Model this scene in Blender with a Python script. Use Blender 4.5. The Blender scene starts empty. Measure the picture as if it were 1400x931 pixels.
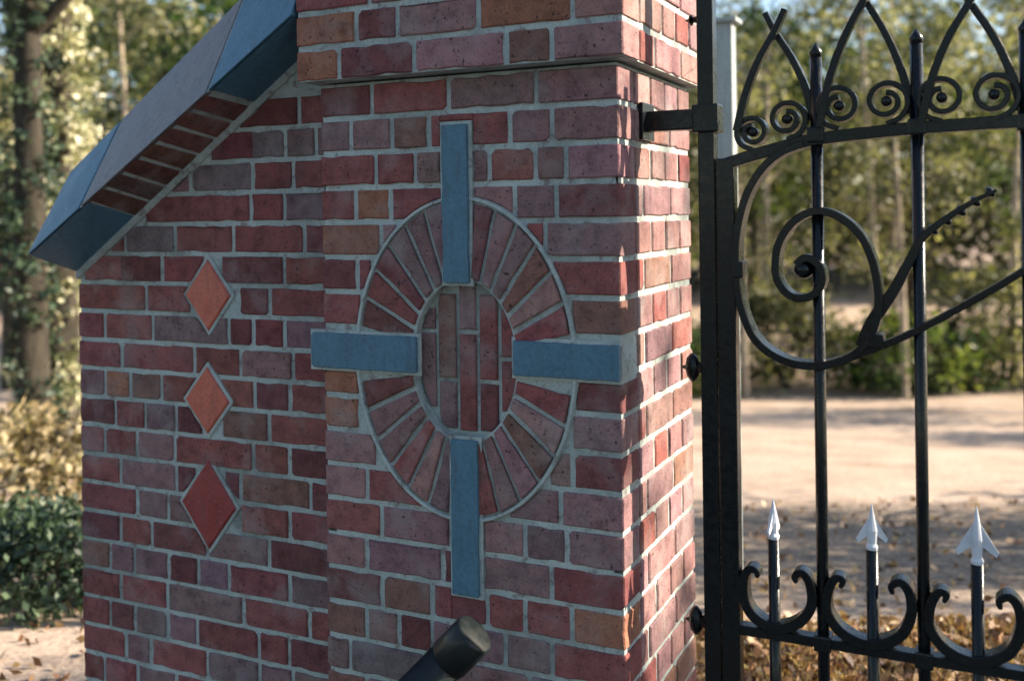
import bpy, bmesh, math, random
import numpy as np
from mathutils import Vector, Matrix

SC = bpy.context.scene
COL = SC.collection
PI = math.pi
# ------------------------------------------------------------------ camera, sky, sun
# world axes: x runs along the pier's front face, y is depth behind it, z is up; origin at the pier's front right corner
EYE = Vector((.684, -1.9405, 1.534))
YAW = math.radians(25.5)
RGT = Vector((math.cos(YAW), math.sin(YAW), 0))
FWD = Vector((-math.sin(YAW), math.cos(YAW), 0))
cam = bpy.data.cameras.new("camera")
camo = bpy.data.objects.new("camera", cam)
COL.objects.link(camo)
camo.matrix_world = Matrix.Translation(EYE) @ Matrix.Rotation(YAW, 4, 'Z') @ Matrix.Rotation(PI/2, 4, 'X') @ Matrix.Rotation(-.0135, 4, 'Z')
cam.lens = 35.49
cam.sensor_width = 36
cam.shift_y = -.1232
cam.clip_end = 600
cam.dof.use_dof = True
cam.dof.focus_distance = 2.25
cam.dof.aperture_fstop = 2.0
SC.camera = camo

SUN_H = Vector((.894, .447, 0))
SUN_EL = math.radians(27)
to_sun = Vector((SUN_H.x*math.cos(SUN_EL), SUN_H.y*math.cos(SUN_EL), math.sin(SUN_EL)))
sun = bpy.data.lights.new("sun", 'SUN')
sun.energy = 4.9
sun.angle = math.radians(.53)
sun.color = (1, .86, .68)
suno = bpy.data.objects.new("sun", sun)
COL.objects.link(suno)
suno.rotation_euler = to_sun.to_track_quat('Z', 'Y').to_euler()
suno.location = (6, 3, 6)
world = bpy.data.worlds.new("World")
SC.world = world
world.use_nodes = True
nt = world.node_tree
sky = nt.nodes.new('ShaderNodeTexSky')
sky.sky_type = 'NISHITA'
sky.sun_disc = False
sky.sun_elevation = SUN_EL
sky.sun_rotation = math.atan2(SUN_H.x, SUN_H.y)
sky.dust_density = 1.
nt.links.new(sky.outputs[0], nt.nodes['Background'].inputs[0])
nt.nodes['Background'].inputs[1].default_value = .1
SC.view_settings.view_transform = 'Standard'
SC.view_settings.look = 'None'
SC.view_settings.exposure = 1.5

# ------------------------------------------------------------------ materials
def mat(name, base=(.5, .5, .5), rough=.8, metal=0., spec=.5):
    m = bpy.data.materials.new(name)
    m.use_nodes = True
    b = m.node_tree.nodes['Principled BSDF']
    b.inputs['Base Color'].default_value = (*base, 1)
    b.inputs['Roughness'].default_value = rough
    b.inputs['Metallic'].default_value = metal
    b.inputs['Specular IOR Level'].default_value = spec
    return m, m.node_tree, b

def node(t, typ, **kw):
    n = t.nodes.new(typ)
    for k, v in kw.items():
        if k in n.inputs: n.inputs[k].default_value = v
        else: setattr(n, k, v)
    return n

def noise(t, scale, detail=6, rough=.6, vec=None):
    n = node(t, 'ShaderNodeTexNoise')
    n.inputs['Scale'].default_value = scale
    n.inputs['Detail'].default_value = detail
    n.inputs['Roughness'].default_value = rough
    if vec is not None: t.links.new(vec, n.inputs['Vector'])
    return n

def ramp(t, fac, stops):
    r = node(t, 'ShaderNodeValToRGB')
    e = r.color_ramp.elements
    while len(e) < len(stops): e.new(.5)
    for el, (p, c) in zip(e, stops):
        el.position = p
        el.color = (*c, 1) if len(c) == 3 else c
    t.links.new(fac, r.inputs[0])
    return r

def mix(t, fac, a, b, blend='MIX'):
    m = node(t, 'ShaderNodeMix', data_type='RGBA', blend_type=blend)
    for s, v in ((0, fac), (6, a), (7, b)):
        if hasattr(v, 'default_value') or hasattr(v, 'links'): t.links.new(v, m.inputs[s])
        elif s == 0: m.inputs[0].default_value = v
        else: m.inputs[s].default_value = (*v, 1)
    return m.outputs[2]

def bump(t, bsdf, h, strength=.4, dist=.002):
    b = node(t, 'ShaderNodeBump')
    b.inputs['Strength'].default_value = strength
    b.inputs['Distance'].default_value = dist
    t.links.new(h, b.inputs['Height'])
    t.links.new(b.outputs[0], bsdf.inputs['Normal'])

def geo_pos(t):
    return node(t, 'ShaderNodeNewGeometry').outputs['Position']

def brick_mat():
    m, t, b = mat('fired_brick', rough=.88, spec=.25)
    oi = node(t, 'ShaderNodeObjectInfo')
    p = geo_pos(t)
    n1 = noise(t, 26, 8, .7, p); n2 = noise(t, 190, 4, .6, p); n3 = noise(t, 7, 4, .6, p)
    r1 = ramp(t, n1.outputs[0], [(.3, (.55, .52, .5)), (.5, (1, 1, 1)), (.72, (1.35, 1.3, 1.2))])
    c = mix(t, 1., oi.outputs['Color'], r1.outputs[0], 'MULTIPLY')
    r2 = ramp(t, n2.outputs[0], [(.36, (.6, .6, .6)), (.46, (1, 1, 1))])
    c = mix(t, .8, c, r2.outputs[0], 'MULTIPLY')
    r3 = ramp(t, n3.outputs[0], [(.5, (0, 0, 0)), (.75, (.5, .5, .5))])
    c = mix(t, r3.outputs[0], c, (.36, .34, .33))      # lime bloom
    n5 = noise(t, 95, 3, .5, p); n6 = noise(t, 4.2, 6, .7, p)
    r5 = ramp(t, n5.outputs[0], [(.30, (.9, .9, .9)), (.36, (0, 0, 0))])
    c = mix(t, r5.outputs[0], c, (.05, .03, .028))     # pits and fire specks
    r6 = ramp(t, n6.outputs[0], [(.56, (0, 0, 0)), (.74, (.5, .5, .5))])
    c = mix(t, r6.outputs[0], c, (.09, .07, .065))     # soot and damp
    t.links.new(c, b.inputs['Base Color'])
    bump(t, b, n2.outputs[0], .7, .003)
    return m
def mortar_mat():
    m, t, b = mat('lime_mortar', rough=.95, spec=.1)
    p = geo_pos(t)
    n1 = noise(t, 9, 6, .6, p); n2 = noise(t, 240, 4, .7, p)
    r = ramp(t, n1.outputs[0], [(.3, (.45, .52, .50)), (.7, (.62, .68, .65))])
    r2 = ramp(t, n2.outputs[0], [(.3, (.75, .75, .75)), (.6, (1, 1, 1))])
    c = mix(t, 1., r.outputs[0], r2.outputs[0], 'MULTIPLY')
    n4 = noise(t, 3.5, 8, .75, p); n5 = noise(t, 34, 5, .7, p)
    st = ramp(t, n4.outputs[0], [(.48, (0, 0, 0)), (.66, (.75, .75, .75))])
    c = mix(t, st.outputs[0], c, (.17, .19, .17))             # damp and algae stains
    pt = ramp(t, n5.outputs[0], [(.56, (0, 0, 0)), (.64, (.6, .6, .6))])
    c = mix(t, pt.outputs[0], c, (.2, .12, .11))              # brick dust smears
    t.links.new(c, b.inputs['Base Color'])
    ad = node(t, 'ShaderNodeMath', operation='ADD'); t.links.new(n5.outputs[0], ad.inputs[0]); t.links.new(n2.outputs[0], ad.inputs[1])
    bump(t, b, ad.outputs[0], 1., .004)
    return m
def stone_mat(name, a, bcol, rough=.55):
    m, t, b = mat(name, rough=rough)
    p = geo_pos(t)
    n1 = noise(t, 14, 8, .65, p); n2 = noise(t, 120, 4, .6, p)
    r = ramp(t, n1.outputs[0], [(.3, a), (.7, bcol)])
    r2 = ramp(t, n2.outputs[0], [(.3, (.72, .72, .72)), (.55, (1, 1, 1))])
    c = mix(t, 1., r.outputs[0], r2.outputs[0], 'MULTIPLY')
    mp = node(t, 'ShaderNodeMapping'); mp.inputs['Scale'].default_value = (1, 1, .12)
    t.links.new(p, mp.inputs[0])
    n3 = noise(t, 55, 6, .7, mp.outputs[0]); n4 = noise(t, 75, 8, .75, p)
    sk = ramp(t, n3.outputs[0], [(.5, (0, 0, 0)), (.68, (.55, .55, .55))])
    c = mix(t, sk.outputs[0], c, tuple(v*.4+.03 for v in a))       # run-off streaks
    ch = ramp(t, n4.outputs[0], [(.635, (0, 0, 0)), (.655, (.9, .9, .9))])
    c = mix(t, ch.outputs[0], c, (.30, .29, .27))                  # chipped paint
    t.links.new(c, b.inputs['Base Color'])
    rr = ramp(t, n1.outputs[0], [(.3, (rough-.12,)*3), (.7, (rough+.15,)*3)])
    t.links.new(rr.outputs[0], b.inputs['Roughness'])
    bump(t, b, n2.outputs[0], .5, .002)
    return m
def iron_mat(name='black_painted_iron', base=(.003, .005, .006), rough=.22):
    m, t, b = mat(name, base, rough, spec=.28)
    p = geo_pos(t)
    n1 = noise(t, 60, 6, .6, p); n2 = noise(t, 9, 4, .6, p)
    rr = ramp(t, n1.outputs[0], [(.3, (rough-.08,)*3), (.7, (rough+.22,)*3)])
    t.links.new(rr.outputs[0], b.inputs['Roughness'])
    rc = ramp(t, n2.outputs[0], [(.35, base), (.75, tuple(v*1.5+.001 for v in base))])
    n3 = noise(t, 38, 8, .75, p)
    ru = ramp(t, n3.outputs[0], [(.63, (0, 0, 0)), (.70, (.5, .5, .5))])
    t.links.new(mix(t, ru.outputs[0], rc.outputs[0], (.06, .028, .014)), b.inputs['Base Color'])   # rust blooms
    bump(t, b, n1.outputs[0], .35, .001)
    b.inputs['Coat Weight'].default_value = .15
    b.inputs['Coat Roughness'].default_value = .14
    return m
def leaf_mat(name, cols, trans=.35):
    m, t, b = mat(name, rough=.5, spec=.35)
    at = node(t, 'ShaderNodeAttribute', attribute_name='leaf_tone')
    n = len(cols)
    r = ramp(t, at.outputs['Fac'], [(i/(n-1), c) for i, c in enumerate(cols)])
    t.links.new(r.outputs[0], b.inputs['Base Color'])
    tr = node(t, 'ShaderNodeBsdfTranslucent')
    t.links.new(mix(t, 1., r.outputs[0], (1.6, 1.7, .8), 'MULTIPLY'), tr.inputs['Color'])
    ms = node(t, 'ShaderNodeMixShader'); ms.inputs[0].default_value = trans
    t.links.new(b.outputs[0], ms.inputs[1]); t.links.new(tr.outputs[0], ms.inputs[2])
    t.links.new(ms.outputs[0], t.nodes['Material Output'].inputs[0])
    return m
def bark_mat(name, a, bcol):
    m, t, b = mat(name, rough=.9, spec=.2)
    p = geo_pos(t)
    mp = node(t, 'ShaderNodeMapping'); mp.inputs['Scale'].default_value = (1, 1, .22)
    t.links.new(p, mp.inputs[0])
    n1 = noise(t, 22, 8, .7, mp.outputs[0])
    r = ramp(t, n1.outputs[0], [(.3, a), (.7, bcol)])
    t.links.new(r.outputs[0], b.inputs['Base Color'])
    bump(t, b, n1.outputs[0], .9, .02)
    return m
M_BRICK, M_MORTAR = brick_mat(), mortar_mat()
M_BLUE = stone_mat('blue_painted_stone', (.05, .14, .205), (.085, .195, .275), .5)
M_TILE = stone_mat('glazed_red_tile', (.24, .03, .03), (.34, .05, .045), .4)
M_TILE2 = stone_mat('glazed_salmon_tile', (.50, .095, .06), (.62, .16, .10), .4)
M_IRON = iron_mat()
M_RAIL = iron_mat('black_rail_enamel', (.006, .010, .011), .42)
M_SILVER = iron_mat('silver_painted_iron', (.50, .53, .58), .4)
M_GREY = stone_mat('weathered_grey_paint', (.26, .30, .30), (.36, .40, .40), .6)
M_BODY = stone_mat('grey_green_enamel', (.05, .075, .075), (.08, .11, .105), .4)
M_BARK = bark_mat('dark_bark', (.02, .018, .014), (.07, .06, .045))
M_PALE = bark_mat('pale_bark', (.22, .18, .13), (.5, .42, .32))
M_LEAF_G = leaf_mat('leaves_green', [(.015, .035, .015), (.04, .075, .02), (.09, .13, .03), (.2, .22, .06)])
M_LEAF_O = leaf_mat('leaves_olive', [(.020, .027, .016), (.06, .07, .035), (.15, .15, .075), (.36, .33, .20)])
M_LEAF_Y = leaf_mat('leaves_ivy_yellow', [(.05, .065, .03), (.2, .215, .10), (.45, .43, .27), (.74, .7, .54)], .15)
M_SCRUB = leaf_mat('leaves_dry_scrub', [(.05, .04, .02), (.16, .12, .06), (.32, .25, .14), (.5, .42, .27)], .2)
M_LEAF_D = leaf_mat('leaves_dark', [(.012, .025, .018), (.025, .05, .032), (.05, .085, .05), (.10, .14, .08)], .2)

# ------------------------------------------------------------------ helpers
def link(name, me, m=None, parent=None):
    o = bpy.data.objects.new(name, me)
    COL.objects.link(o)
    if m is not None and me is not None and not me.materials: me.materials.append(m)
    if parent is not None: o.parent = parent
    return o
def tag(o, label=None, cat=None, group=None, kind=None):
    if label: o['label'] = label
    if cat: o['category'] = cat
    if group: o['group'] = group
    if kind: o['kind'] = kind
    return o
def thing(name, label, cat, loc=(0, 0, 0), group=None):
    o = bpy.data.objects.new(name, None)
    o.empty_display_size = .1
    COL.objects.link(o)
    o.location = loc
    return tag(o, label, cat, group)
def pyd(name, V, Fc, smooth=False):
    me = bpy.data.meshes.new(name)
    me.from_pydata([tuple(v) for v in V], [], Fc)
    me.update()
    if smooth:
        me.polygons.foreach_set('use_smooth', [True]*len(me.polygons))
    return me
def child(name, V, Fc, m, root, smooth=False):
    """link a part whose points are given in world metres under a root Empty (unrotated)"""
    L, r_ = Vector((0, 0, 0)), root
    while r_ is not None: L, r_ = L+r_.location, r_.parent
    me = pyd(name, [(v[0]-L[0], v[1]-L[1], v[2]-L[2]) for v in V], Fc, smooth)
    return link(name, me, m, root)

def prism(poly, ya, yb, bev=.0022):
    """2-D polygon in (x,z) counter-clockwise seen from -y; front at ya with a small bevel, back at yb"""
    n = len(poly)
    P = [Vector((p[0], p[1])) for p in poly]
    c = sum(P, Vector((0, 0)))/n
    inner = []
    for i in range(n):
        a, b_, d = P[i-1], P[i], P[(i+1) % n]
        e1 = (b_-a); e2 = (d-b_)
        if e1.length < 1e-6 or e2.length < 1e-6:
            inner.append(b_.lerp(c, .03)); continue
        e1.normalize(); e2.normalize()
        n1 = Vector((-e1.y, e1.x)); n2 = Vector((-e2.y, e2.x))
        k = n1+n2
        if k.length < 1e-3: inner.append(b_.lerp(c, .03)); continue
        k.normalize()
        inner.append(b_ + k*bev/max(.45, k.dot(n1)))
    V = [(p.x, ya, p.y) for p in inner] + [(p.x, ya+bev, p.y) for p in P] + [(p.x, yb, p.y) for p in P]
    Fc = [list(range(n))]
    for i in range(n):
        j = (i+1) % n
        Fc.append([i, n+i, n+j, j])
        Fc.append([n+i, 2*n+i, 2*n+j, n+j])
    Fc.append(list(range(3*n-1, 2*n-1, -1)))
    return V, Fc

def box(x0, x1, y0, y1, z0, z1):
    V = [(x, y, z) for z in (z0, z1) for y in (y0, y1) for x in (x0, x1)]
    return V, [[0, 2, 3, 1], [4, 5, 7, 6], [0, 1, 5, 4], [2, 6, 7, 3], [0, 4, 6, 2], [1, 3, 7, 5]]
def bevbox(name, x0, x1, y0, y1, z0, z1, m, root, bev=.004):
    bm = bmesh.new()
    V, Fc = box(x0, x1, y0, y1, z0, z1)
    L = root.location if root is not None else (0, 0, 0)
    vs = [bm.verts.new((v[0]-L[0], v[1]-L[1], v[2]-L[2])) for v in V]
    for f in Fc: bm.faces.new([vs[i] for i in f])
    bmesh.ops.bevel(bm, geom=bm.edges[:], offset=bev, segments=2, affect='EDGES', profile=.6)
    me = bpy.data.meshes.new(name); bm.to_mesh(me); bm.free()
    return link(name, me, m, root)
def merge(parts):
    V, Fc = [], []
    for v, f in parts:
        o = len(V); V += list(v); Fc += [[i+o for i in q] for q in f]
    return V, Fc
def lathe(prof, centre, axis, seg=14):
    """prof = [(distance along axis, radius)]"""
    ax = Vector(axis).normalized(); c = Vector(centre)
    u = ax.orthogonal().normalized(); w = ax.cross(u)
    V, Fc = [], []
    for d, r in prof:
        for i in range(seg):
            a = 2*PI*i/seg
            V.append(c+ax*d+(u*math.cos(a)+w*math.sin(a))*max(r, .0003))
    for k in range(len(prof)-1):
        for i in range(seg):
            j = (i+1) % seg
            Fc.append([k*seg+i, k*seg+j, (k+1)*seg+j, (k+1)*seg+i])
    Fc.append(list(range(seg-1, -1, -1)))
    Fc.append([(len(prof)-1)*seg+i for i in range(seg)])
    return V, Fc
def spline(pts, sub=6):
    P = [Vector(p) for p in pts]
    P = [P[0]*2-P[1]] + P + [P[-1]*2-P[-2]]
    out = []
    for i in range(1, len(P)-2):
        for s in range(sub):
            t = s/sub
            out.append(.5*((2*P[i])+(P[i+1]-P[i-1])*t+(2*P[i-1]-5*P[i]+4*P[i+1]-P[i+2])*t*t+(3*P[i]-P[i-1]-3*P[i+1]+P[i+2])*t**3))
    out.append(P[-2])
    return out
def ribbon(pts, y, w, t, sub=6, taper=None):
    """flat iron bar bent on edge: pts in (x,z), w = width in depth, t = thickness in the bend plane"""
    S = spline(pts, sub); n = len(S)
    V, Fc = [], []
    b = .0016
    for i, p in enumerate(S):
        d = (S[min(i+1, n-1)]-S[max(i-1, 0)]).normalized()
        nn = Vector((-d.y, d.x)); k = 1. if taper is None else taper(i/(n-1))
        h = t/2*k; q = w/2
        for a, yy in ((h, -q+b), (h, q-b), (h-b, q), (-h+b, q), (-h, q-b), (-h, -q+b), (-h+b, -q), (h-b, -q)):
            V.append((p.x+nn.x*a, y+yy, p.y+nn.y*a))
    for i in range(n-1):
        for k in range(8):
            j = (k+1) % 8
            Fc.append([i*8+k, i*8+j, (i+1)*8+j, (i+1)*8+k])
    Fc.append([7-k for k in range(8)]); Fc.append([(n-1)*8+k for k in range(8)])
    return V, Fc
def rod(x, y, z0, z1, r, seg=10):
    return lathe([(0, r), (z1-z0, r)], (x, y, z0), (0, 0, 1), seg)

# ------------------------------------------------------------------ brick walls
C = .08                                      # course height
JT = .0125                                   # mortar joint
def zk(k): return (22-k)*C                   # top line of course k
RED, DRED, MAUVE, GREYM, ORNG, BROWN, PINK = ((.245, .085, .08), (.17, .064, .064), (.225, .135, .138), (.185, .142, .146), (.29, .125, .08), (.20, .105, .085), (.28, .158, .155))
rb = random.Random(11)
def pick(pal):
    c = rb.choice(pal); k = rb.uniform(.86, 1.14)
    return (c[0]*k*rb.uniform(.94, 1.06), c[1]*k*rb.uniform(.92, 1.08), c[2]*k*rb.uniform(.92, 1.08), 1)
PIER_PAL = [MAUVE]*7+[RED]*3+[PINK]*3+[BROWN]+[DRED]
WING_PAL = [RED]*7+[DRED]*3+[MAUVE]*4

def fill(js, lo, hi, mod=.2):
    """joints of a course from lo to hi, closing gaps longer than a stretcher"""
    xs = [lo]+sorted(j for j in js if lo+.03 < j < hi-.03)+[hi]
    out = [lo]
    for a, b in zip(xs, xs[1:]):
        if b-a > mod*1.28:
            n = max(1, round((b-a)/mod))
            out += [a+(b-a)*i/n for i in range(1, n)]
        out.append(b)
    return out
class Oval:
    def __init__(s, cx, cz, a, b): s.cx, s.cz, s.a, s.b = cx, cz, a, b
    def hz(s, x):
        q = 1-((x-s.cx)/s.a)**2
        return s.b*math.sqrt(q) if q > 0 else -9
    def hx(s, z):
        q = 1-((z-s.cz)/s.b)**2
        return s.a*math.sqrt(q) if q > 0 else -9
class Lozenge(Oval):
    def hz(s, x):
        q = 1-abs((x-s.cx)/s.a)
        return s.b*q if q > 0 else -9
    def hx(s, z):
        q = 1-abs((z-s.cz)/s.b)
        return s.a*q if q > 0 else -9
def cut(x0, x1, z0, z1, shapes):
    """polygons (x,z) of a brick rectangle left after cutting round the given convex shapes"""
    for sh in shapes:
        if x1 < sh.cx-sh.a or x0 > sh.cx+sh.a or z1 < sh.cz-sh.b or z0 > sh.cz+sh.b: continue
        if z0 < sh.cz < z1:
            if x0 < sh.cx < x1 and False: return []
            if (x0+x1)/2 < sh.cx:
                pts = [(min(x1, sh.cx-sh.hx(z)) if sh.hx(z) > 0 else x1, z) for z in np.linspace(z0, z1, 5)]
                if min(p[0] for p in pts) < x0+.012: return []
                return [[(x0, z0)]+pts+[(x0, z1)]]
            pts = [(max(x0, sh.cx+sh.hx(z)) if sh.hx(z) > 0 else x0, z) for z in np.linspace(z1, z0, 5)]
            if max(p[0] for p in pts) > x1-.012: return []
            return [[(x1, z0), (x1, z1)]+pts]
        up = (z0+z1)/2 > sh.cz
        runs, cur = [], []
        for x in np.linspace(x0, x1, 15):
            h = sh.hz(x)
            lo, hi = z0, z1
            if h > 0:
                if up: lo = max(z0, sh.cz+h)
                else: hi = min(z1, sh.cz-h)
            if hi-lo > .004: cur.append((float(x), lo, hi))
            elif cur: runs.append(cur); cur = []
        if cur: runs.append(cur)
        out = []
        for r in runs:
            if len(r) < 3 or (r[-1][0]-r[0][0]) < .014: continue
            if all(abs(q[1]-z0) < 1e-6 for q in r) and all(abs(q[2]-z1) < 1e-6 for q in r) and len(r) == 15:
                out.append([(x0, z0), (x1, z0), (x1, z1), (x0, z1)]); continue
            if up: poly = [(q[0], q[1]) for q in r] + [(r[-1][0], r[-1][2]), (r[0][0], r[0][2])]
            else: poly = [(r[0][0], r[0][1]), (r[-1][0], r[-1][1])] + [(q[0], q[2]) for q in reversed(r)]
            out.append(poly)
        return out
    return [[(x0, z0), (x1, z0), (x1, z1), (x0, z1)]]
def rough_edges(poly, j=.0013):
    """uneven arrises: extra points along every long edge, corners knocked back a little"""
    out = []
    n = len(poly)
    for i in range(n):
        p, q = poly[i], poly[(i+1) % n]
        L = math.hypot(q[0]-p[0], q[1]-p[1])
        pp = poly[i-1]; Lp = math.hypot(p[0]-pp[0], p[1]-pp[1])
        if L > .03 and Lp > .03 and n < 6:
            c = rb.uniform(.0008, .003) if rb.random() < .85 else rb.uniform(.004, .010)
            out.append((p[0]+(pp[0]-p[0])/Lp*c, p[1]+(pp[1]-p[1])/Lp*c)); out.append((p[0]+(q[0]-p[0])/L*c, p[1]+(q[1]-p[1])/L*c))
        else: out.append(p)
        k = int(L/.035)
        nx, ny = -(q[1]-p[1])/max(L, 1e-6), (q[0]-p[0])/max(L, 1e-6)
        for m_ in range(1, k+1):
            t = (m_+rb.uniform(-.2, .2))/(k+1); o = rb.uniform(-j, j) if rb.random() < .88 else j*2.4
            out.append((p[0]+(q[0]-p[0])*t+nx*o, p[1]+(q[1]-p[1])*t+ny*o))
    return out
_rect = {}
def add_brick(poly, y, depth, root, pal, lst, col=None, name='brick'):
    """one brick: own object; rectangles of equal size share their mesh"""
    cx = sum(p[0] for p in poly)/len(poly); cz = sum(p[1] for p in poly)/len(poly)
    jy = rb.uniform(-.0018, .0018)
    L = root.location
    if len(poly) == 4 and abs(poly[0][1]-poly[1][1]) < 1e-6 and abs(poly[1][0]-poly[2][0]) < 1e-6:
        key = (round(poly[1][0]-poly[0][0], 3), round(poly[2][1]-poly[1][1], 3), depth, rb.randrange(4))
        if key not in _rect:
            a, b = key[0]/2, key[1]/2
            V, Fc = prism(rough_edges([(-a, -b), (a, -b), (a, b), (-a, b)]), 0, depth, .003)
            _rect[key] = pyd('brick', V, Fc); _rect[key].materials.append(M_BRICK)
        me = _rect[key]
    else:
        V, Fc = prism(rough_edges([(p[0]-cx, p[1]-cz) for p in poly], .0008), 0, depth, .003)
        me = pyd('brick', V, Fc); me.materials.append(M_BRICK)
    o = link(name, me, None, root)
    o.location = (cx-L[0], y+jy-L[1], cz-L[2])
    o.rotation_euler = (rb.uniform(-.006, .006), rb.uniform(-.004, .004), rb.uniform(-.006, .006))
    o.color = col or pick(pal)
    lst.append(o)
    return o

# brick joints measured along each course (metres from the pier's right corner)
PJ = {-3: [-0.6, -0.492, -0.293, -0.079], -2: [-0.648, -0.452, -0.229, -0.125], -1: [-0.594, -0.394, -0.183], 0: [-0.652, -0.541, -0.445, -0.246, -0.147], 1: [-0.585, -0.481, -0.296, -0.187, -0.117], 2: [-0.642, -0.547, -0.236, -0.14], 3: [-0.574, -0.166], 4: [-0.639], 5: [-0.628, -0.122], 6: [-0.627, -0.123], 7: [-0.619, -0.116], 8: [-0.636, -0.114], 9: [-0.591, -0.112], 10: [-0.62, -0.139], 11: [-0.582, -0.223, -0.127], 12: [-0.625, -0.425, -0.163], 13: [-0.583, -0.452, -0.314, -0.225, -0.118], 14: [-0.626, -0.539, -0.454, -0.273, -0.164], 15: [-0.673, -0.474, -0.217, -0.11], 16: [-0.63, -0.513, -0.373, -0.258, -0.156]}
WJ = {-1: [-0.878], 0: [-1.041, -0.922, -0.828], 1: [-1.028, -0.898, -0.802], 2: [-1.245, -1.034, -0.927], 3: [-1.292, -1.093, -0.867], 4: [-1.34, -0.93], 5: [-1.397, -1.079, -0.977], 6: [-1.554, -1.375, -1.111, -1.032, -0.932], 7: [-1.492, -1.23, -1.074, -0.906], 8: [-1.554, -1.461, -1.346, -1.03, -0.919], 9: [-1.517, -1.406, -1.296, -0.985], 10: [-1.56, -1.439, -1.302, -1.038, -0.922], 11: [-1.501, -1.298, -1.08, -0.858], 12: [-1.442, -1.328, -1.083, -0.924], 13: [-1.504, -1.388, -1.195, -0.99], 14: [-1.544, -1.453, -1.329, -1.226, -1.122, -0.927], 15: [-1.506, -1.335, -1.075, -0.865], 16: [-1.547, -1.453, -1.337, -1.232, -1.027, -0.93], 17: [-1.49, -1.399, -1.198, -1.026, -0.92], 18: [-1.572, -1.448, -1.308, -1.157, -1.049]}
PX0, PX1, PD = -.735, 0., .53              # pier: left, right, depth
# bricks the photograph shows in a colour of their own: (course, x) -> colour
HUE = {(-2, -.70): ORNG, (-3, -.68): ORNG, (-2, -.2): BROWN, (-1, -.5): RED, (-1, -.67): DRED, (2, -.6): ORNG, (2, -.69): RED, (1, -.65): RED, (1, -.53): RED,
       (3, -.65): ORNG, (4, -.69): DRED, (5, -.66): RED, (6, -.68): RED, (7, -.67): ORNG, (8, -.67): ORNG, (-3, -.2): ORNG, (-3, -.4): PINK, (4, -.05): RED, (3, -.05): MAUVE,
       (5, -.05): BROWN, (0, -.28): RED, (0, -.69): MAUVE, (13, -.05): ORNG, (13, -.16): RED, (14, -.08): RED, (14, -.69): BROWN, (15, -.6): GREYM, (13, -.52): BROWN, (2, -.07): DRED,
       (11, -.3): PINK, (9, -.65): PINK, (10, -.66): PINK, (10, -.55): RED, (9, -.05): DRED, (8, -.05): MAUVE, (15, -.15): GREYM, (16, -.5): MAUVE}
WHUE = {(1, -.85): RED, (3, -1.0): RED, (5, -.9): RED, (8, -1.5): ORNG, (8, -1.4): BROWN, (9, -1.45): RED, (10, -1.6): RED, (11, -.95): BROWN, (11, -1.6): RED, (14, -1.6): BROWN, (15, -1.6): RED,
        (16, -1.6): RED, (17, -1.6): RED, (16, -1.0): RED, (13, -.9): DRED, (9, -1.0): BROWN, (10, -.87): DRED, (0, -.98): GREYM, (1, -1.1): GREYM, (3, -1.35): GREYM, (7, -.95): PINK, (17, -1.3): RED}
def hue(tab, k, x0, x1):
    for (kk, x), c in tab.items():
        if kk == k and x0 < x < x1:
            q = rb.uniform(.9, 1.15)
            return (c[0]*q, c[1]*q, c[2]*q, 1)
    return None
RING = Oval(-.37, 1.2195, .2625, .345)
INN = Oval(-.3655, 1.2155, .128, .1765)
ARMS = [(-.406, -.343, 1.386, 1.731), (-.393, -.328, .708, 1.045), (-.762, -.478, 1.184, 1.264), (-.238, -.001, 1.193, 1.266)]

pier = thing('gate_pier', 'square brick gate pier with an oval ring of bricks on its face', 'brick pier', (-.37, .26, 0))
H = JT/2
plist = []
def arm_clip(polys, m=.009):
    """trim rectangles against the cross arms (they stand in a thin bed of mortar)"""
    out = []
    for x0, x1, z0, z1 in polys:
        rs = [(x0, x1, z0, z1)]
        for a0, a1, b0, b1 in ARMS:
            a0, a1, b0, b1 = a0-m, a1+m, b0-m, b1+m
            nx = []
            for r in rs:
                if r[1] <= a0 or r[0] >= a1 or r[3] <= b0 or r[2] >= b1: nx.append(r); continue
                if r[0] < a0: nx.append((r[0], a0, r[2], r[3]))
                if r[1] > a1: nx.append((a1, r[1], r[2], r[3]))
                lo, hi = max(r[0], a0), min(r[1], a1)
                if r[3] > b1: nx.append((lo, hi, b1, r[3]))
                if r[2] < b0: nx.append((lo, hi, r[2], b0))
            rs = nx
        out += [r for r in rs if r[1]-r[0] > .015 and r[3]-r[2] > .012]
    return out
low_front = []
for k in range(-8, 22):
    corb = k <= -2
    yf = -.048 if corb else 0.
    xl, xr = (PX0-.03, PX1+.03) if corb else (PX0, PX1)
    js = PJ.get(k)
    if js is None: js = [xl+.1*(k % 2)+.2*i for i in range(1, 5)]
    e = fill(js, xl, xr)
    z0, z1 = zk(k+1)+H, zk(k)-H
    for i, (a, b) in enumerate(zip(e, e[1:])):
        x0 = a+(0 if i == 0 else H); x1 = b-(0 if i == len(e)-2 else H)
        dep = .098 if i in (0, len(e)-2) else .05
        if k > 16:
            low_front.append(prism([(x0, z0), (x1, z0), (x1, z1), (x0, z1)], yf, yf+dep)); continue
        for r in arm_clip([(x0, x1, z0, z1)]):
            # split bricks that straddle the ring's centre line
            for poly in cut(r[0], r[1], r[2], r[3], [Oval(RING.cx, RING.cz, RING.a+.012, RING.b+.012)]):
                add_brick(poly, yf, dep, pier, PIER_PAL, plist, hue(PIER_HUE, k, x0, x1) if False else hue(HUE, k, x0, x1))
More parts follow.
